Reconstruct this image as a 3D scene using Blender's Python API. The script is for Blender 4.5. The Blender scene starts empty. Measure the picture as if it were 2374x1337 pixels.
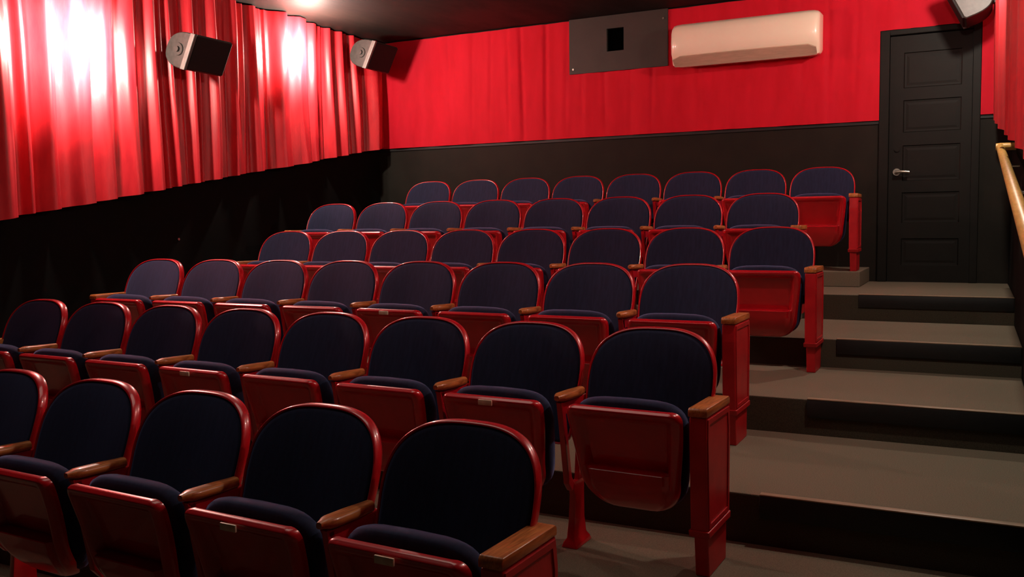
import bpy, math, random
from mathutils import Vector, Matrix

random.seed(7)
scene = bpy.context.scene
COL = scene.collection

# ------------------------------------------------------------------ helpers
class MB:
    """collects faces of one mesh"""
    def __init__(self):
        self.v, self.f = [], []
    def add(self, verts, faces):
        n = len(self.v)
        self.v += [tuple(p) for p in verts]
        self.f += [tuple(i + n for i in f) for f in faces]
        return self
    def box(self, x0, x1, y0, y1, z0, z1):
        vs = [(x, y, z) for z in (z0, z1) for y in (y0, y1) for x in (x0, x1)]
        return self.add(vs, [(0, 2, 3, 1), (4, 5, 7, 6), (0, 1, 5, 4), (2, 6, 7, 3), (0, 4, 6, 2), (1, 3, 7, 5)])
    def rings(self, rings, closed=True, cap0=False, cap1=False):
        n = len(rings[0]); vs = [p for r in rings for p in r]; fs = []
        for i in range(len(rings) - 1):
            for j in range(n if closed else n - 1):
                k = (j + 1) % n
                fs.append((i*n + j, i*n + k, (i+1)*n + k, (i+1)*n + j))
        if cap0: fs.append(tuple(reversed(range(n))))
        if cap1: fs.append(tuple((len(rings)-1)*n + j for j in range(n)))
        return self.add(vs, fs)
    def grid(self, rows):
        return self.rings(rows, closed=False)
    def prism(self, poly, axis, a, b):
        """poly: 2D points; extruded along axis ('x': poly is (y,z); 'y': (x,z); 'z': (x,y))"""
        def mk(p, t):
            return {'x': (t, p[0], p[1]), 'y': (p[0], t, p[1]), 'z': (p[0], p[1], t)}[axis]
        return self.rings([[mk(p, a) for p in poly], [mk(p, b) for p in poly]], True, True, True)
    def tube(self, pts, r, n=14):
        rings = []
        for i, p in enumerate(pts):
            p = Vector(p)
            d = (Vector(pts[min(i+1, len(pts)-1)]) - Vector(pts[max(i-1, 0)])).normalized()
            up = Vector((0, 0, 1)) if abs(d.z) < .9 else Vector((1, 0, 0))
            s = d.cross(up).normalized(); t = s.cross(d)
            rr = r[i] if isinstance(r, (list, tuple)) else r
            rings.append([tuple(p + rr*(math.cos(a)*s + math.sin(a)*t)) for a in [2*math.pi*k/n for k in range(n)]])
        return self.rings(rings, True, True, True)
    def build(self, name, mat, parent=None, smooth=True, bevel=0, seg=2, angle=40):
        import bmesh
        me = bpy.data.meshes.new(name)
        me.from_pydata(self.v, [], self.f)
        bm = bmesh.new(); bm.from_mesh(me)
        bmesh.ops.remove_doubles(bm, verts=bm.verts, dist=1e-6)
        bmesh.ops.recalc_face_normals(bm, faces=bm.faces)
        if bevel:
            es = [e for e in bm.edges if len(e.link_faces) == 2 and e.calc_face_angle(0) > math.radians(35)]
            bmesh.ops.bevel(bm, geom=es, offset=bevel, segments=seg, profile=.5, affect='EDGES', clamp_overlap=True)
        bm.to_mesh(me); bm.free()
        me.materials.append(mat)
        if smooth:
            me.shade_smooth()
            me.set_sharp_from_angle(angle=math.radians(angle))
        o = bpy.data.objects.new(name, me)
        COL.objects.link(o)
        if parent: o.parent = parent
        return o

def tag(o, label=None, cat=None, group=None, kind=None):
    if label: o['label'] = label
    if cat: o['category'] = cat
    if group: o['group'] = group
    if kind: o['kind'] = kind
    return o

def empty(name, loc, rz=0):
    o = bpy.data.objects.new(name, None); COL.objects.link(o)
    o.empty_display_size = .1
    o.location = loc; o.rotation_euler = (0, 0, rz)
    return o

def copy_tree(o, parent=None):
    c = o.copy(); COL.objects.link(c)
    if parent: c.parent = parent
    for ch in list(o.children): copy_tree(ch, c)
    return c

def lerp(a, b, t): return a + (b - a)*t
def sm(t): t = max(0, min(1, t)); return t*t*(3 - 2*t)

# ------------------------------------------------------------------ materials
def mat(name, col, rough=.5, col2=None, scale=20, stretch=(1, 1, 1), bump=0, bscale=None, metal=0,
        coat=0, sheen=0, sheen_tint=None, spec=.5, lo=.35, hi=.65, coat_rough=.1, detail=4, rough2=None):
    m = bpy.data.materials.new(name); m.use_nodes = True
    nt = m.node_tree; N = nt.nodes; L = nt.links
    b = N['Principled BSDF']
    b.inputs['Base Color'].default_value = (*col, 1)
    b.inputs['Roughness'].default_value = rough
    b.inputs['Metallic'].default_value = metal
    b.inputs['Coat Weight'].default_value = coat
    b.inputs['Coat Roughness'].default_value = coat_rough
    b.inputs['Sheen Weight'].default_value = sheen
    b.inputs['Specular IOR Level'].default_value = spec
    if sheen_tint: b.inputs['Sheen Tint'].default_value = (*sheen_tint, 1)
    tc = N.new('ShaderNodeTexCoord'); mp = N.new('ShaderNodeMapping')
    mp.inputs['Scale'].default_value = stretch
    L.new(tc.outputs['Object'], mp.inputs['Vector'])
    if col2 is not None or rough2 is not None:
        nz = N.new('ShaderNodeTexNoise'); nz.inputs['Scale'].default_value = scale
        nz.inputs['Detail'].default_value = detail
        L.new(mp.outputs['Vector'], nz.inputs['Vector'])
        rp = N.new('ShaderNodeMapRange'); rp.inputs['From Min'].default_value = lo; rp.inputs['From Max'].default_value = hi
        L.new(nz.outputs['Fac'], rp.inputs['Value'])
        if col2 is not None:
            mx = N.new('ShaderNodeMix'); mx.data_type = 'RGBA'
            mx.inputs['A'].default_value = (*col, 1); mx.inputs['B'].default_value = (*col2, 1)
            L.new(rp.outputs['Result'], mx.inputs['Factor'])
            L.new(mx.outputs['Result'], b.inputs['Base Color'])
        if rough2 is not None:
            r2 = N.new('ShaderNodeMapRange'); r2.inputs['To Min'].default_value = rough; r2.inputs['To Max'].default_value = rough2
            L.new(rp.outputs['Result'], r2.inputs['Value']); L.new(r2.outputs['Result'], b.inputs['Roughness'])
    if bump:
        n2 = N.new('ShaderNodeTexNoise'); n2.inputs['Scale'].default_value = bscale or scale*3
        n2.inputs['Detail'].default_value = 3
        L.new(mp.outputs['Vector'], n2.inputs['Vector'])
        bp = N.new('ShaderNodeBump'); bp.inputs['Strength'].default_value = bump; bp.inputs['Distance'].default_value = .004
        L.new(n2.outputs['Fac'], bp.inputs['Height']); L.new(bp.outputs['Normal'], b.inputs['Normal'])
    return m

M = {}
M['red'] = mat('red_enamel', (.56, .007, .016), .30, (.46, .005, .012), 6, coat=.6, coat_rough=.05, bump=.03, bscale=60)
M['red_panel'] = mat('red_painted_panel', (.52, .010, .016), .42, (.42, .006, .012), 9, bump=.05, bscale=90)
M['navy'] = mat('navy_velvet', (.0115, .017, .043), .85, (.0075, .0108, .028), 12, stretch=(6, 1, 1), sheen=.75, sheen_tint=(.30, .36, .75), bump=.12, bscale=160, spec=.15)
M['wood'] = mat('oiled_wood', (.62, .215, .055), .36, (.34, .095, .022), 10, stretch=(14, 1, 8), bump=.06, bscale=30, coat=.15)
M['rail'] = mat('rail_wood', (.78, .46, .13), .38, (.62, .33, .08), 8, stretch=(10, 1, 10), coat=.2)
M['drape'] = mat('red_drape', (.64, .020, .029), .40, (.50, .012, .021), 14, stretch=(1, 1, .25), sheen=.05, sheen_tint=(1, .3, .3), bump=.06, bscale=120, spec=.4)
M['drape_back'] = mat('red_drape_back', (.60, .010, .028), .75, (.54, .008, .022), 10, stretch=(1, 1, .25), bump=.06, bscale=120, spec=.15)
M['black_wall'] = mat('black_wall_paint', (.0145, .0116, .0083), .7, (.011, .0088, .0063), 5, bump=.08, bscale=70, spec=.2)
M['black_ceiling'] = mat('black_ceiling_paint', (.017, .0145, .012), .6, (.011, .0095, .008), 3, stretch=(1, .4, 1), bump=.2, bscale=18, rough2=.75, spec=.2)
M['black_shaded'] = mat('shaded_black_wall_paint', (.0014, .0013, .0012), .85, (.001, .001, .001), 5, bump=.08, bscale=70, spec=.15)  # black wall paint with the side wall's shade put into its colour
M['black_paint'] = mat('black_semigloss', (.0080, .0068, .0052), .6, (.0065, .0055, .0043), 8, bump=.04, bscale=50, spec=.2)
M['booth'] = mat('booth_panel_paint', (.030, .027, .021), .6, (.025, .023, .018), 6, bump=.05, bscale=60)
M['hole'] = mat('dark_port', (.0008, .0008, .001), .9, (.0005, .0005, .0005), 5, spec=0)
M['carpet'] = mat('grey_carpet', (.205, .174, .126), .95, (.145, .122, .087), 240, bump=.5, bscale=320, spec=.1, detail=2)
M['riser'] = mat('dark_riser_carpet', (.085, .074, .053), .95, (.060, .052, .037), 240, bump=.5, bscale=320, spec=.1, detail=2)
M['rubber'] = mat('black_rubber', (.006, .006, .0062), .6, (.004, .004, .004), 30, bump=.1, bscale=80)
M['strip'] = mat('highlit_edge_strip', (.36, .26, .17), .45, (.26, .18, .12), 30, stretch=(.3, 1, 1))  # nosing strip; its pale colour carries the highlight along the step edge
M['cream'] = mat('cream_plastic', (.97, .89, .71), .30, (.95, .86, .68), 4, coat=.5, coat_rough=.08)
M['cream2'] = mat('cream_louver', (.55, .41, .30), .5, (.48, .36, .26), 10, stretch=(1, 6, 6))
M['spk'] = mat('grey_speaker_shell', (.040, .036, .032), .5, (.026, .024, .021), 30, bump=.15, bscale=90)
M['spk_edge'] = mat('pale_speaker_edge', (.16, .15, .138), .4, (.12, .115, .108), 20)
M['grille'] = mat('black_grille', (.006, .006, .006), .8, (.003, .003, .003), 300, bump=.3, bscale=400)
M['metal'] = mat('satin_metal', (.75, .68, .58), .25, (.65, .58, .5), 20, metal=.9)
M['plate'] = mat('pale_number_plate', (.75, .62, .45), .4, (.62, .50, .36), 60)

# ------------------------------------------------------------------ room constants
XL, XR, YB, ZC = -5.14, .95, 8.44, 3.245
LEVZ = [.03, .225, .40, .57, .75]
NOSE = [2.481, 3.625, 4.735, 5.80, 6.93]
LOWZ = -.122
XN = -.02

def struct(o): o['kind'] = 'structure'; return o
def risers(o):
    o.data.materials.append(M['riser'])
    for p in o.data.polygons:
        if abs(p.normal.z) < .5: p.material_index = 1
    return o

# walls
struct(MB().box(XL-.12, XL, -1.5, YB+.12, -.5, ZC+.1).build('wall_left', M['black_shaded'], smooth=False))
struct(MB().box(XR, XR+.12, -1.5, YB+.12, -.5, ZC+.1).build('wall_right', M['black_shaded'], smooth=False))
DX0, DX1, DZ0, DZ1 = .04, .665, LEVZ[4], 2.80      # door leaf opening
w = MB()
w.box(XL, DX0-.0, YB, YB+.12, -.5, ZC+.1); w.box(DX1, XR, YB, YB+.12, -.5, ZC+.1)
w.box(DX0, DX1, YB, YB+.12, DZ1, ZC+.1); w.box(DX0, DX1, YB, YB+.12, -.5, DZ0)
struct(w.build('wall_back', M['black_wall'], smooth=False))
struct(MB().box(XL-.12, XR+.12, -1.5, YB+.12, ZC, ZC+.1).build('ceiling', M['black_ceiling'], smooth=False))

# stepped floor: one slab per level
fl = MB().box(XL, XR, -1.5, NOSE[0], -.5, LOWZ).build('floor', M['carpet'], smooth=False); struct(fl)
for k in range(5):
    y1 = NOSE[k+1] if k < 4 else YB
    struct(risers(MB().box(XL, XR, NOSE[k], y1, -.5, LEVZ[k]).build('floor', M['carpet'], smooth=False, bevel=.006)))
# low seat platforms under the two rear rows
struct(MB().box(XL, -.40, 6.30, 6.92, LEVZ[3], .635).build('floor', M['carpet'], smooth=False, bevel=.006))
struct(MB().box(XL, -.095, 7.70, YB, LEVZ[4], .872).build('floor', M['carpet'], smooth=False, bevel=.006))

# nosings
nl = ['lowest and largest black stair nosing with pale edge, beside the second-row end seat',
      'black stair nosing on the aisle step beside the third-row end seat',
      'black stair nosing on the aisle step beside the fourth-row end seat',
      'black stair nosing on the topmost aisle step, in front of the black door']
for k in range(1, 5):
    r = empty('stair_nosing', (0, NOSE[k], LEVZ[k]))
    tag(r, nl[k-1], 'stair nosing', 'stair nosings up the aisle')
    MB().box(XN, XR-.005, -.014, 0, -.088, .001).build('riser_guard', M['rubber'], r, bevel=.004)
    MB().box(XN, XR-.005, -.014, .022, .001, .007).build('edge_strip', M['strip'], r, bevel=.002)['label'] = 'pale strip along the step edge, highlight put into its colour'

# ------------------------------------------------------------------ curtains
def seg_interp(pts, t):
    if t <= pts[0][0]: return pts[0][1]
    for (a, da), (b, db) in zip(pts, pts[1:]):
        if t <= b:
            return lerp(da, db, sm((t - a)/max(b - a, 1e-6)))
    return pts[-1][1]

# left drape: bright bands (start, end) along the wall; each ends in a sharp turn back
bands = [(1.1, 1.22), (1.36, 1.52), (1.62, 1.7), (1.86, 2.05), (2.15, 2.22), (2.4, 2.55), (2.64, 2.7), (2.86, 3.05), (3.14, 3.2), (3.36, 3.5), (3.6, 3.68), (3.84, 4.02),
 (4.138, 4.195), (4.243, 4.374), (4.427, 4.644), (4.675, 4.862), (4.935, 5.073), (5.204, 5.296), (5.345, 5.385), (5.448, 5.472),
 (5.665, 5.698), (5.736, 5.769), (5.87, 5.944), (6.131, 6.183), (6.365, 6.453), (6.605, 6.80), (6.84, 7.056), (7.151, 7.255), (7.456, 7.504), (7.636, 7.693), (7.88, 7.93), (8.116, 8.257)]
pts = [(.6, .0)]
for i, (a, b) in enumerate(bands):
    wd = b - a
    h = min(.15, .065 + wd*.42) * (1 if i % 3 else .85)
    pts += [(a - .012, h*.25), (lerp(a, b, .72), h), (b + .004, h*.92), (b + .026, h*.12)]
    nx = bands[i+1][0] if i+1 < len(bands) else 8.44
    gap = nx - b
    if gap > .13:
        pts += [(b + gap*.45, h*.05 + .012), (b + gap*.62, .028), (b + gap*.78, .004)]
pts = [p for p in pts if p[0] < 8.25] + [(8.30, .075), (8.43, .035)]
pts.sort()
def left_bottom(y): return 2.125 - .172*(8.44 - y)
def ripple(s, t):
    return .006*math.sin(s*31 + t*2.1) + .004*math.sin(s*67 + 1.3 - t*3)
rows = []
NZ = 22
ys = [.7 + i*.011 for i in range(int((8.43-.7)/.011)+1)]
for j in range(NZ+1):
    t = j/NZ
    row = []
    for y in ys:
        z = lerp(ZC-.012, left_bottom(y), t)
        drift = .03*math.sin(y*5.3 + 1)*(t - .5) + .02*math.sin(y*13 + 2.0)*(t - .5)
        d = seg_interp(pts, y + drift)*(.78 + .3*t + .12*math.sin(y*3 + 4*t)) + ripple(y, t)
        row.append((XL + .045 + max(d, -.02), y, z))
    rows.append(row)
c = MB().grid(rows).build('wall_drape', M['drape'], angle=180)
tag(c, 'red pleated wall drape along the left wall, lit to white in two patches', 'curtain')

# right drape
rows = []
ys2 = [1.2 + i*.014 for i in range(int((8.40-1.2)/.014)+1)]
def right_fold(y, t):
    return .034*math.sin(y*11 + .9*math.sin(y*3.1)) + .006*math.sin(y*29 + 2*math.sin(y*2.3))
for j in range(NZ+1):
    t = j/NZ
    row = []
    for y in ys2:
        zb = 2.075 - .142*(8.44 - y)
        z = lerp(ZC-.012, zb, t)
        g = sm((y-4)/4)
        d = .045 + g*.055 + .02*(1-t)*g + right_fold(y + .02*math.sin(y*6)*(t-.5), t)*(.5+.5*g)
        row.append((XR - max(d, .012), y, z))
    rows.append(row)
c = MB().grid(rows).build('wall_drape', M['drape'], angle=180)
tag(c, 'red pleated wall drape along the right wall above the wooden handrail', 'curtain')

# back drape: stretched cloth with openings for the booth panel and the door
PX0, PX1, PZ0 = -2.85, -1.862, 2.72
ZB = 2.108
FX0, FX1, FZ1 = -.035, .725, 2.845                # door frame outside
cre = [(-4.22, .5), (-3.95, .4), (-3.736, .6), (-3.528, .9), (-3.373, 1.5), (-3.112, 1.7), (-2.894, .5), (-2.725, .6), (-2.498, .9), (-2.232, .5), (-2.016, .8),
       (-1.577, .7), (-1.105, .7), (-.876, .5), (-.667, .6), (-.445, 1.2), (-.218, .5)]
def back_depth(x, t):
    d = .016 + .005*math.sin(x*9 + 1) + .004*math.sin(x*23)
    for (cx, a) in cre:
        u = (x - cx - .03*(t-.5)*math.sin(cx*7))/.022
        u2 = (x - cx)/.09
        env = math.sin(math.pi*min(1, max(0, t*.9+.08)))**.5
        d += a*env*(-.012*math.exp(-u*u) + .007*math.exp(-u2*u2))
    return max(.004, d)
def grid_lines(vals, step):
    out = []
    vals = sorted(vals)
    for a, b in zip(vals, vals[1:]):
        n = max(1, int((b-a)/step + .5))
        out += [lerp(a, b, i/n) for i in range(n)]
    return out + [vals[-1]]
gx = grid_lines([XL+.02, PX0, PX1, FX0, FX1, XR-.02], .012)
gz = grid_lines([ZB, PZ0, FZ1, ZC-.012], .06)
mb = MB(); idx = {}
def vid(i, j):
    if (i, j) not in idx:
        x, z = gx[i], gz[j]
        idx[(i, j)] = len(mb.v)
        mb.v.append((x, YB - .012 - back_depth(x, (ZC - z)/(ZC - ZB)), z))
    return idx[(i, j)]
for i in range(len(gx)-1):
    for j in range(len(gz)-1):
        x = (gx[i]+gx[i+1])/2; z = (gz[j]+gz[j+1])/2
        if PX0 < x < PX1 and z > PZ0: continue
        if FX0 < x < FX1 and z < FZ1: continue
        mb.f.append((vid(i, j), vid(i+1, j), vid(i+1, j+1), vid(i, j+1)))
c = mb.build('wall_drape', M['drape_back'], angle=180)
tag(c, 'smooth red wall drape across the back wall around the booth panel and door', 'curtain')
struct(MB().box(XL, FX0, YB-.012, YB, ZB-.028, ZB).build('dark_strip_1', M['rubber'], smooth=False))  # thin dark strip just below the back drape's hem
struct(MB().box(FX1, XR, YB-.012, YB, ZB-.028, ZB).build('dark_strip_2', M['rubber'], smooth=False))

# ------------------------------------------------------------------ projection booth panel
r = empty('projection_booth_panel', (0, YB, 0))
tag(r, 'dark grey projection booth panel with square porthole, left of the air conditioner', 'wall panel')
hx0, hx1, hz0, hz1 = -2.462, -2.292, 2.905, 3.118
p = MB(); y0, y1 = -.045, 0
p.box(PX0, hx0, y0, y1, PZ0, ZC-.004); p.box(hx1, PX1, y0, y1, PZ0, ZC-.004)
p.box(hx0, hx1, y0, y1, PZ0, hz0); p.box(hx0, hx1, y0, y1, hz1, ZC-.004)
p.build('panel_board', M['booth'], r, smooth=False)
q = MB().box(hx0, hx1, -.012, -.002, hz0, hz1)
q.build('port_window', M['hole'], r, smooth=False)['label'] = 'dark square projector port'
for (bx, bz) in ((-1.905, 3.155), (-2.81, 2.765)):
    MB().tube([(bx, y0+.002, bz), (bx, y0-.006, bz)], .010, 10).build('bolt', M['metal'], r)

# ------------------------------------------------------------------ air conditioner
r = empty('air_conditioner', (-1.135, YB-.03, 2.676))
tag(r, 'cream wall-mounted split air conditioner unit on the red back drape', 'air conditioner')
H, D, HW = .37, .22, .643
def ac_ring(x, inset):
    k = inset
    prof = [(-.0, .01+k), (-.155+k*.4, .0+k*.6), (-D+.012+k, .088), (-D-.006+k, .11), (-D-.014+k, .20), (-D-.006+k, .29), (-D+.012+k, H-.03-k*.5), (-D+.05+k, H-k*.6), (-.0, H-k*.4)]
    return [(x, y, z) for (y, z) in prof]
rg = []
for (x, k) in [(-HW, .05), (-HW+.006, .03), (-HW+.02, .014), (-HW+.05, .004), (-HW+.10, 0), (0, 0), (HW-.10, 0), (HW-.05, .004), (HW-.02, .014), (HW-.006, .03), (HW, .05)]:
    rg.append(ac_ring(x, k))
MB().rings(rg, True, True, True).build('casing', M['cream'], r, angle=50)
fl_ = []
for (x, e) in [(-HW+.025, .030), (-HW+.09, .004), (-.2, 0), (.2, 0), (HW-.09, .004), (HW-.025, .030)]:
    fl_.append([(x, -.15, .004+e*.2), (x, -D+.005, .088-e), (x, -D+.000, .080-e), (x, -.152, -.006+e*.2)])
MB().rings(fl_, True, True, True).build('vent_louver', M['cream2'], r, angle=30)['label'] = 'beige angled louver along the underside'

# ------------------------------------------------------------------ door
r = empty('door_1', (0, YB, DZ0)); struct(r)
H = DZ1 - DZ0
d = MB()
LX0, LX1 = DX0+.004, DX1-.004
st = .095                                         # stile width
pan = [(1.614, 1.905), (1.249, 1.515), (.846, 1.142), (.495, .751), (.141, .366)]
px0, px1 = LX0+.105, LX1-.075
yb, yf = .045, .005
edges = [0] + [v for ab in reversed(pan) for v in ab] + [H-.006]
d.box(LX0, px0, yf, yb, 0, H-.006); d.box(px1, LX1, yf, yb, 0, H-.006)
zz = 0
for (a, b) in reversed(pan):
    d.box(px0, px1, yf, yb, zz, a)
    # recessed panel with sloped moulding
    i = .022
    d.rings([[(px0, yf, a), (px1, yf, a), (px1, yf, b), (px0, yf, b)],
             [(px0+.008, yf+.008, a+.006), (px1-.008, yf+.008, a+.006), (px1-.008, yf+.008, b-.006), (px0+.008, yf+.008, b-.006)],
             [(px0+i, yf+.009, a+i), (px1-i, yf+.009, a+i), (px1-i, yf+.009, b-i), (px0+i, yf+.009, b-i)],
             [(px0+i+.02, yf+.007, a+i+.02), (px1-i-.02, yf+.007, a+i+.02), (px1-i-.02, yf+.007, b-i-.02), (px0+i+.02, yf+.007, b-i-.02)]], True, False, True)
    zz = b
d.box(px0, px1, yf, yb, zz, H-.006)
leaf = d.build('door_leaf', M['black_paint'], r, smooth=False)
f = MB()
f.box(FX0, DX0, -.028, 0, 0, FZ1-DZ0); f.box(DX1, FX1, -.028, 0, 0, FZ1-DZ0)
f.box(DX0, DX1, -.028, 0, DZ1-DZ0, FZ1-DZ0)
f.build('door_frame', M['black_paint'], r, smooth=False, bevel=.006)
h = MB()
hx, hz = .108, 1.672-DZ0
h.tube([(hx, .005, hz), (hx, -.012, hz)], .030, 20)
h.tube([(hx, -.01, hz), (hx, -.045, hz)], .013, 12)
h.tube([(hx-.008, -.05, hz), (hx+.03, -.052, hz+.002), (hx+.075, -.05, hz), (hx+.10, -.046, hz-.004)], [.012, .012, .011, .012], 12)
h.build('door_handle', M['metal'], r)
k = MB(); k.tube([(hx, .005, hz+.19), (hx, -.006, hz+.19)], .022, 18)
k.build('lock', M['black_paint'], r)

# ------------------------------------------------------------------ handrail
r = empty('handrail', (.85, 7.42, 1.775))
tag(r, 'pale wooden handrail sloping down the right wall beside the aisle', 'handrail')
sl = .1366
dz = lambda y: (y - 7.42)*sl
R_ = .026
MB().tube([(0, 0, 0), (0, -2.0, dz(5.42)), (0, -4.4, dz(3.02))], R_, 18).build('rail', M['rail'], r)
MB().tube([(-.028, .012, .004), (0, .012, .004), (.06, .012, .004), (.099, .012, .004)], [.024, .027, .026, .027], 16).build('rail_return', M['rail'], r)
for yy in (-.7, -2.2, -3.7):
    MB().tube([(.099, yy, dz(7.42+yy)-.07), (.05, yy, dz(7.42+yy)-.07), (.004, yy, dz(7.42+yy)-.022)], .009, 10).build('bracket', M['metal'], r)

# small screw on the left wall
s = MB().tube([(XL, 5.56, 1.19), (XL+.006, 5.56, 1.19)], .011, 12).build('wall_screw', M['metal'])
tag(s, 'small grey screw head alone on the black left wall', 'screw')

# ------------------------------------------------------------------ speakers
def make_speaker():
    r = empty('wall_speaker', (0, 0, 0))
    # local: wall at x<0, front towards +x tilted down; length along y from 0 to L
    L, hh, dp, tl = .41, .145, .262, math.radians(27)
    def tr(u, v):            # u = depth behind front (positive back), v = along front
        return (-u*math.cos(tl) + v*math.sin(tl), u*math.sin(tl)*.6 + v*math.cos(tl))
    prof = [(0.012, -hh), (.0, -hh+.01), (.0, hh-.01), (.012, hh)]
    n = 18
    back = []
    for i in range(1, n):
        a = math.pi*i/n
        back.append((.03 + (dp-.03)*abs(math.sin(a))**.75, hh*math.copysign(abs(math.cos(a))**.8, math.cos(a))))
    poly = [tr(u, v) for (u, v) in prof + [(.03, hh)] + back + [(.03, -hh)]]
    cx = sum(p[0] for p in poly)/len(poly); cz = sum(p[1] for p in poly)/len(poly)
    def scaled(y, s): return [(cx + (p[0]-cx)*s, y, cz + (p[1]-cz)*s) for p in poly]
    MB().rings([scaled(0, .95), scaled(.008, 1), scaled(L-.008, 1), scaled(L, .95)], True, True, True).build('cabinet', M['spk'], r, angle=35)
    g = MB()
    def P(u, v, y): x, z = tr(u, v); return (x, y, z)
    a, b, e0, e1 = -hh+.012, hh-.012, .028, L-.01
    ring = lambda u, k: [P(u, a+k, e0+k), P(u, b-k, e0+k), P(u, b-k, e1-k), P(u, a+k, e1-k)]
    g.rings([ring(.004, 0), ring(-.010, 0), ring(-.014, .006)], True, True, True)
    g.build('grille', M['grille'], r, smooth=False)
    e = MB()
    ring = lambda u, y0_, y1_: [P(u, -hh, y0_), P(u, hh, y0_), P(u, hh, y1_), P(u, -hh, y1_)]
    e.rings([ring(.035, -.006, .026), ring(-.008, -.006, .026), ring(-.012, -.002, .022)], True, True, True)
    e.build('front_trim', M['spk_edge'], r, smooth=False, bevel=.003)['label'] = 'pale trim along the baffle edge'
    # bracket: disc knob on the end, arm to the wall
    bx, bz = tr(.115, 0)
    k = MB(); k.tube([(bx, .002, bz), (bx, -.012, bz)], [.05, .046], 24); k.tube([(bx, -.012, bz), (bx, -.03, bz)], .022, 16)
    bk = k.build('bracket_knob', M['spk'], r)
    k = MB(); k.box(bx-.275, bx-.08, L*.5-.03, L*.5+.03, bz-.03, bz+.03); k.box(bx-.282, bx-.272, L*.5-.06, L*.5+.06, bz-.06, bz+.06)
    k.build('bracket', M['spk'], r, smooth=False, bevel=.003)
    return r
s0 = make_speaker()
s0.location = (-4.735, 5.355, 2.635)
tag(s0, 'grey and black wall speaker mounted between the two bright patches of the left drape', 'speaker', 'surround speakers')
s1 = copy_tree(s0); s1.location = (-4.735, 7.735, 2.985)
tag(s1, 'grey and black wall speaker mounted high in the back left corner', 'speaker', 'surround speakers')
s2 = copy_tree(s0)
s2.location = (.537, 7.80+.41, 2.89); s2.rotation_euler = (0, 0, math.pi)
tag(s2, 'grey wall speaker mounted on the right wall above the black door', 'speaker', 'surround speakers')

# ------------------------------------------------------------------ theatre seats
PITCH = .54
TOPZ = .845
def back_outline(w=.256, z0=.385, z1=TOPZ, inset=0.):
    """closed loop of (x,z) seen from the front, z before lean"""
    h = .212
    zb = z1 - h
    w -= inset; h -= inset; z0 += inset
    wb = w - .012; rb = max(.01, .05 - inset)
    pts = []
    def arc(cx, cz, rx, rz, a0, a1, m, e=1.):
        for i in range(m+1):
            a = lerp(a0, a1, i/m)
            pts.append((cx + rx*math.copysign(abs(math.cos(a))**e, math.cos(a)), cz + rz*math.copysign(abs(math.sin(a))**e, math.sin(a))))
    arc(0, zb, w, h, 0, math.pi, 48, 2/2.85)
    for i in range(1, 8): pts.append((-lerp(w, wb, i/8), lerp(zb, z0 + rb, i/8)))
    arc(-(wb - rb), z0 + rb, rb, rb, math.pi, 1.5*math.pi, 5)
    for i in range(1, 8): pts.append((lerp(-(wb-rb), wb-rb, i/8), z0))
    arc(wb - rb, z0 + rb, rb, rb, 1.5*math.pi, 2*math.pi, 5)
    for i in range(1, 8): pts.append((lerp(wb, w, i/8), lerp(z0 + rb, zb, i/8)))
    return pts
LEAN = .36
def lean(x, d, z):
    """d: local depth (+ towards back); concave towards the sitter, leaned back"""
    y = .158 - (TOPZ - z)*LEAN + d + .030*(1 - (x/.258)**2)
    return (x, y, z)
def back_parts(par):
    cz = .58
    o0 = back_outline(inset=0)
    def ring(inset, d): return [lean(x, d, z) for (x, z) in back_outline(inset=inset)]
    def shrink(s, d, ins): return [lean(x*s, d(s), cz + (z-cz)*s) for (x, z) in back_outline(inset=ins)]
    shell = MB()
    rr = [shrink(s, lambda s: .045 - .010*s*s, .004) for s in (.02, .4, .7, .9)]
    rr += [ring(.004, .032), ring(0, .022), ring(-.001, .008), ring(.0005, -.005), ring(.003, -.009), ring(.006, -.009), ring(.009, -.004), ring(.0105, .010)]
    shell.rings(rr, True, True, False)
    b = shell.build('backrest', M['red'], par, angle=60)
    pad = MB()
    rr = [ring(.0085, .012), ring(.0095, -.003), ring(.014, -.009)]
    bulge = lambda s: -.009 - .012*(1 - s**4)
    rr += [shrink(s, bulge, .016) for s in (.97, .92, .85, .7, .5, .3, .1, .02)]
    pad.rings(rr, True, False, True)
    pad.build('back_cushion', M['navy'], b, angle=60)['label'] = 'navy upholstered back pad'
    return b

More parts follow.
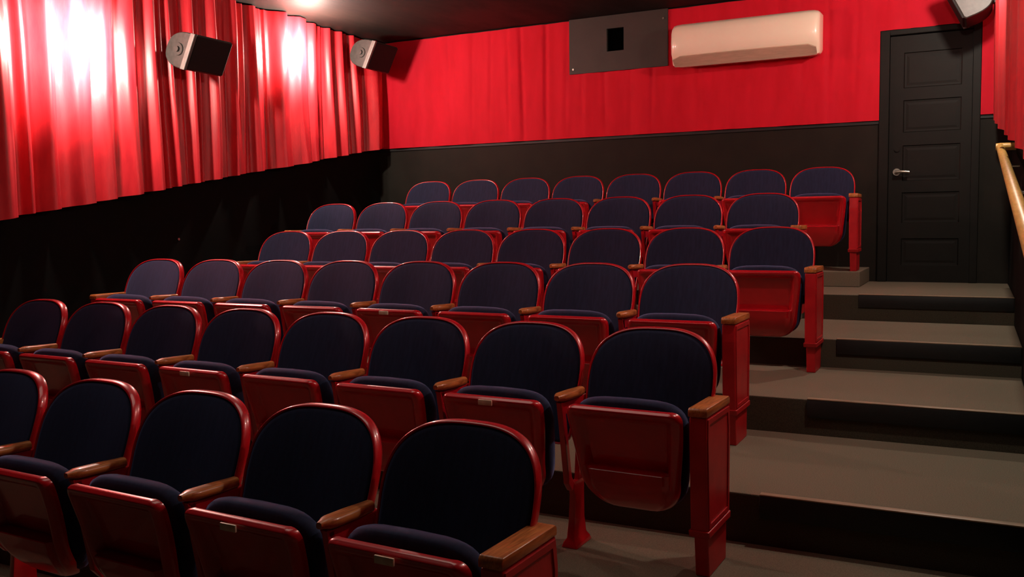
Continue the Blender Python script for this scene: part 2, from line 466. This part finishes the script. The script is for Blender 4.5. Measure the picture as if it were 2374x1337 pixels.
def pan_parts(par, plate):
    ZT, ZBm = .595, .195                         # top and bottom of the folded seat
    NX, NZ_ = 36, 44
    def hw(t):                                   # half width, t=0 top .. 1 bottom
        w = lerp(.219, .182, sm(t))
        if t < .09: w -= .034*(1 - math.sqrt(max(0, 1-(1-t/.09)**2)))
        if t > .72: w -= .11*(1 - math.sqrt(max(0, 1-((t-.72)/.285)**2)))
        return w
    def base_y(t): return lerp(-.206, -.118, t) + .012*math.sin(math.pi*t)
    def relief(u, t):                            # + = towards viewer (front)
        e = 1 - abs(u)                           # 0 at edge
        ed = min(e*.21, t*.40 + .004)
        rim = .016*(1 - sm((ed-.030)/.014))
        soft = -.020*(1 - sm(ed/.016))
        rt = .575 + .035*(1-u*u)*0 + .02*u*0
        shelf = 0
        inner = sm((e*.21-.040)/.02)
        if t >= rt:
            q = (t-rt)/(1-rt)
            shelf = inner*.030*sm(q/.05)*(1 - q*.9)
            rim *= (1 - sm(q*1.3))
        else:
            shelf = -inner*.026*sm((t-.075)/.04)*(0.45+.55*t/rt)
        tail = -.055*max(0, (t-.68)/.32)**2
        return rim + soft + shelf + tail
    rows = []
    ts = sorted(set([i/NZ_ for i in range(NZ_+1)] + [.005, .012, .02, .03, .57, .574, .578, .584, .59, .60]))
    for t in ts:
        row = []
        for i in range(NX+1):
            u = -1 + 2*i/NX
            u = math.copysign(abs(u)**.8, u)
            row.append((u*hw(t), base_y(t) - relief(u, t), lerp(ZT, ZBm, t)))
        rows.append(row)
    sh = MB().grid(rows)
    # side wall and back of the tray
    def edge(off, k):
        L_ = []
        for t in ts: L_.append((-hw(t)*k, base_y(t) - relief(-1, t) + off, lerp(ZT, ZBm, t)))
        for i in range(1, NX): 
            u = -1 + 2*i/NX; u = math.copysign(abs(u)**.8, u); L_.append((u*hw(1)*k, base_y(1) - relief(u, 1) + off, ZBm))
        for t in reversed(ts): L_.append((hw(t)*k, base_y(t) - relief(1, t) + off, lerp(ZT, ZBm, t)))
        for i in range(NX-1, 0, -1):
            u = -1 + 2*i/NX; u = math.copysign(abs(u)**.8, u); L_.append((u*hw(0)*k, base_y(0) - relief(u, 0) + off, ZT))
        return L_
    sh.rings([edge(0, 1), edge(.018, 1)], True, False, True)
    s = sh.build('seat', M['red'], par, angle=50)
    # cushion: rounded block behind the tray
    cu = MB()
    def cring(y, ins, zo=0):
        L_ = []
        m = 40
        for i in range(m):
            a = 2*math.pi*i/m
            ca, sa = math.cos(a), math.sin(a)
            e = .42
            x = (.222-ins)*math.copysign(abs(ca)**e, ca)
            z = .415 + zo + (.200-ins)*math.copysign(abs(sa)**e, sa)
            if z > .5: z += .006*(1-(x/.22)**2)
            L_.append((x*(1 - .12*max(0, (.5-z)/.3)), (y+.10)*.95 - .118 + (.62-z)*.19, z))
        return L_
    cu.rings([cring(-.148, .05), cring(-.142, .018, .0), cring(-.126, .004), cring(-.105, 0), cring(-.085, .003), cring(-.068, .016), cring(-.060, .04), cring(-.055, .12), cring(-.053, .19)], True, True, True)
    cu.build('seat_cushion', M['navy'], s, angle=60)['label'] = 'navy upholstered seat cushion'
    if plate:
        n = MB().box(-.03, .03, -.2385, -.2315, .568, .589)
        n.build('number_plate', M['plate'], s, bevel=.002)['label'] = 'small pale number plate'
    return s

def arm_mid(par, x):
    """boat-shaped wooden armrest"""
    rg = []
    n = 14
    for i in range(n+1):
        t = i/n
        y = lerp(-.168, .052, t)
        w = .0295*(1 - .55*(1-sm(t/.22))) * (1 - .40*sm((t-.55)/.45))
        if t < .001: w = .010
        th = .017*(1 - .45*(1-sm(t/.18)))
        zc = .598 + .006*(1-t)
        rg.append([(x + w*math.copysign(abs(math.cos(a))**.7, math.cos(a)), y, zc + th*math.copysign(abs(math.sin(a))**.8, math.sin(a))) for a in [2*math.pi*k/16 for k in range(16)]])
    return MB().rings(rg, True, True, True).build('armrest', M['wood'], par, angle=50)
def arm_end(par, x):
    mb = MB().prism([(-.176, .583), (-.176, .604), (-.168, .614), (.108, .612), (.118, .606), (.118, .583)], 'x', x-.034, x+.034)
    return mb.build('armrest', M['wood'], par, bevel=.004)

def standard_mid(par, x):
    """slim cast standard with a slot, a leg and a flanged foot"""
    t = .012
    mb = MB()
    # front post, rear post, top bridge, bottom bridge
    mb.prism([(-.145, .582), (-.118, .582), (-.060, .28), (-.020, .235), (-.060, .225), (-.090, .26)], 'x', x-t, x+t)
    mb.prism([(.035, .582), (.085, .582), (.045, .235), (.000, .235)], 'x', x-t*.8, x+t*.8)
    mb.prism([(-.145, .582), (.085, .582), (.078, .535), (-.128, .535)], 'x', x-t, x+t)
    s = mb.build('standard', M['red'], par, smooth=False, bevel=.004)
    leg = MB()
    rg = []
    for (z, y0, y1, hwid) in [(.255, -.055, .055, .011), (.20, -.035, .050, .013), (.10, -.045, .050, .014), (.035, -.055, .060, .017), (.02, -.062, .068, .028), (.0, -.070, .076, .034)]:
        rg.append([(x-hwid, y0, z), (x+hwid, y0, z), (x+hwid, y1, z), (x-hwid, y1, z)])
    leg.rings(rg, True, True, True)
    leg.build('leg', M['red'], s, bevel=.004)
    return s
def standard_end(par, x):
    """boxed red aisle panel with ledge and foot"""
    w = .031
    mb = MB()
    mb.prism([(-.170, .582), (.115, .582), (.128, .50), (.120, .172), (-.152, .172), (-.172, .50)], 'x', x-w, x+w)
    s = mb.build('end_panel', M['red_panel'], par, smooth=False, bevel=.006)
    # raised border on the outer face
    bd = MB()
    so = 1 if x > 0 else -1
    xo, xi = x + so*(w+.004), x + so*(w-.002)
    P_o = [(-.160, .574), (.106, .574), (.117, .50), (.110, .184), (-.142, .184), (-.161, .50)]
    P_i = [(-.143, .556), (.090, .556), (.100, .495), (.094, .200), (-.126, .200), (-.143, .495)]
    bd.rings([[(xi, *p) for p in P_o], [(xo, *p) for p in P_o], [(xo, *p) for p in P_i], [(xi, *p) for p in P_i]], True)
    bd.build('panel_border', M['red_panel'], s, smooth=False)
    lg = MB().prism([(-.160, .178), (.126, .178), (.122, .152), (-.150, .152)], 'x', x-w-.006, x+w+.006)
    lg.build('ledge', M['red_panel'], s, smooth=False, bevel=.004)
    ft = MB().prism([(-.130, .156), (.110, .156), (.105, .0), (-.110, .0)], 'x', x-w+.006, x+w-.006)
    ft.build('foot', M['red_panel'], s, smooth=False, bevel=.004)
    return s

def make_seat(right, left=None, plate=False):
    r = empty('theater_seat', (0, 0, 0))
    back_parts(r); pan_parts(r, plate)
    hp = PITCH/2
    if right == 'mid': arm_mid(r, hp); standard_mid(r, hp)
    else: arm_end(r, hp); standard_end(r, hp)
    if left: arm_end(r, -hp); standard_end(r, -hp)
    return r
protos = {}
used = set()
def get_seat(key):
    if key not in protos:
        protos[key] = make_seat(*key); used.add(key)
        return protos[key]
    return copy_tree(protos[key])

ROWS = {  # right-hand arm axis x, y, z, rotation
    1: (-.312, 2.155, LOWZ, -.044), 2: (-.132, 3.326, LEVZ[0], -.030), 3: (-.307, 4.473, LEVZ[1], -.004),
    4: (-.130, 5.668, LEVZ[2], .006), 5: (-.377, 6.626, .635, .018), 6: (-.149, 7.848, .872, .007)}
RN = {1: 'front row', 2: 'second row', 3: 'third row', 4: 'fourth row', 5: 'fifth row', 6: 'back row'}
PN = ['at the far left end by the wall', 'second from the left wall end', 'third from the left wall end', 'fourth from the left wall end',
      'fourth from the aisle', 'third from the aisle', 'second from the aisle', 'at the aisle end']
PLATES = {(1, 7), (1, 6), (2, 6), (2, 3), (3, 4)}
for rr, (x0, y0, z0, rot) in ROWS.items():
    for i in range(8):
        if rr == 1 and i < 3: continue
        key = ('end' if i == 7 else 'mid', 'end' if i == 0 else None, (rr, i) in PLATES)
        o = get_seat(key)
        lx = -(7-i+.5)*PITCH
        o.location = (x0 + lx*math.cos(rot), y0 + lx*math.sin(rot), z0)
        o.rotation_euler = (0, 0, rot)
        tag(o, 'navy tip-up seat with red shell, %s, %s' % (RN[rr], PN[i] if not (rr == 1 and i == 3) else 'cut off by the left picture edge'), 'theater seat', 'theater seats in the %s' % RN[rr])

# ------------------------------------------------------------------ lights
def point(name, loc, power, col=(1, .80, .60), rad=.04):
    l = bpy.data.lights.new(name, 'POINT'); l.energy = power; l.color = col; l.shadow_soft_size = rad
    o = bpy.data.objects.new(name, l); COL.objects.link(o); o.location = loc
    return o
WARM = (1, .87, .73)
def spot(name, loc, aim, power, col, size, blend=1., rad=.04):
    l = bpy.data.lights.new(name, 'SPOT'); l.energy = power; l.color = col; l.shadow_soft_size = rad
    l.spot_size = math.radians(size); l.spot_blend = blend
    o = bpy.data.objects.new(name, l); COL.objects.link(o); o.location = loc
    o.rotation_euler = (Vector(aim) - Vector(loc)).to_track_quat('-Z', 'Y').to_euler()
    return o
point('lamp_left_front', (-4.80, 4.55, 2.66), 96, WARM)
point('lamp_left_rear', (-4.82, 6.90, 2.92), 85, WARM)
point('lamp_right_rear', (.70, 6.90, 3.02), 70, WARM)
point('lamp_right_front', (.62, 4.10, 2.85), 60, WARM)
spot('drape_boost_left_front', (-4.42, 4.50, 2.66), (-5.1, 4.50, 2.58), 620, WARM, 100)  # added spot, whitens the drape hot spot beyond what the lamp gives
spot('drape_boost_left_rear', (-4.52, 6.88, 2.95), (-5.1, 6.88, 2.90), 300, WARM, 92)  # added spot for the rear hot spot on the left drape
spot('drape_boost_right_rear', (.52, 6.80, 3.02), (.92, 7.05, 2.95), 75, WARM, 100)  # added spot that draws a bright streak on the right drape
l = bpy.data.lights.new('fill_light', 'AREA'); l.energy = 11; l.size = 1.6; l.color = WARM  # added soft fill under the ceiling, stands for no known fitting
o = bpy.data.objects.new('fill_light', l); COL.objects.link(o); o.location = (-1.7, 2.9, 3.22)

w = bpy.data.worlds.new('World'); scene.world = w; w.use_nodes = True
w.node_tree.nodes['Background'].inputs['Color'].default_value = (.02, .016, .013, 1)
w.node_tree.nodes['Background'].inputs['Strength'].default_value = .3

# ------------------------------------------------------------------ camera
cam = bpy.data.cameras.new('camera'); co = bpy.data.objects.new('camera', cam); COL.objects.link(co)
yaw, pitch, roll = .470, -.072, -.013
f = Vector((-.45136649, .88942584, -.07204147)).normalized()
rt = Vector((math.cos(yaw), math.sin(yaw), 0)); up = rt.cross(f)
r2 = rt*math.cos(roll) + up*math.sin(roll); u2 = up*math.cos(roll) - rt*math.sin(roll)
mtx = Matrix((r2, u2, -f)).transposed().to_4x4()
mtx.translation = Vector((.6977, .1121, 1.2891))
co.matrix_world = mtx
cam.sensor_width = 36; cam.lens = 2109.6/2374*36
cam.clip_start = .02
scene.camera = co
scene.view_settings.view_transform = 'Standard'
scene.view_settings.look = 'None'
scene.view_settings.exposure = .12
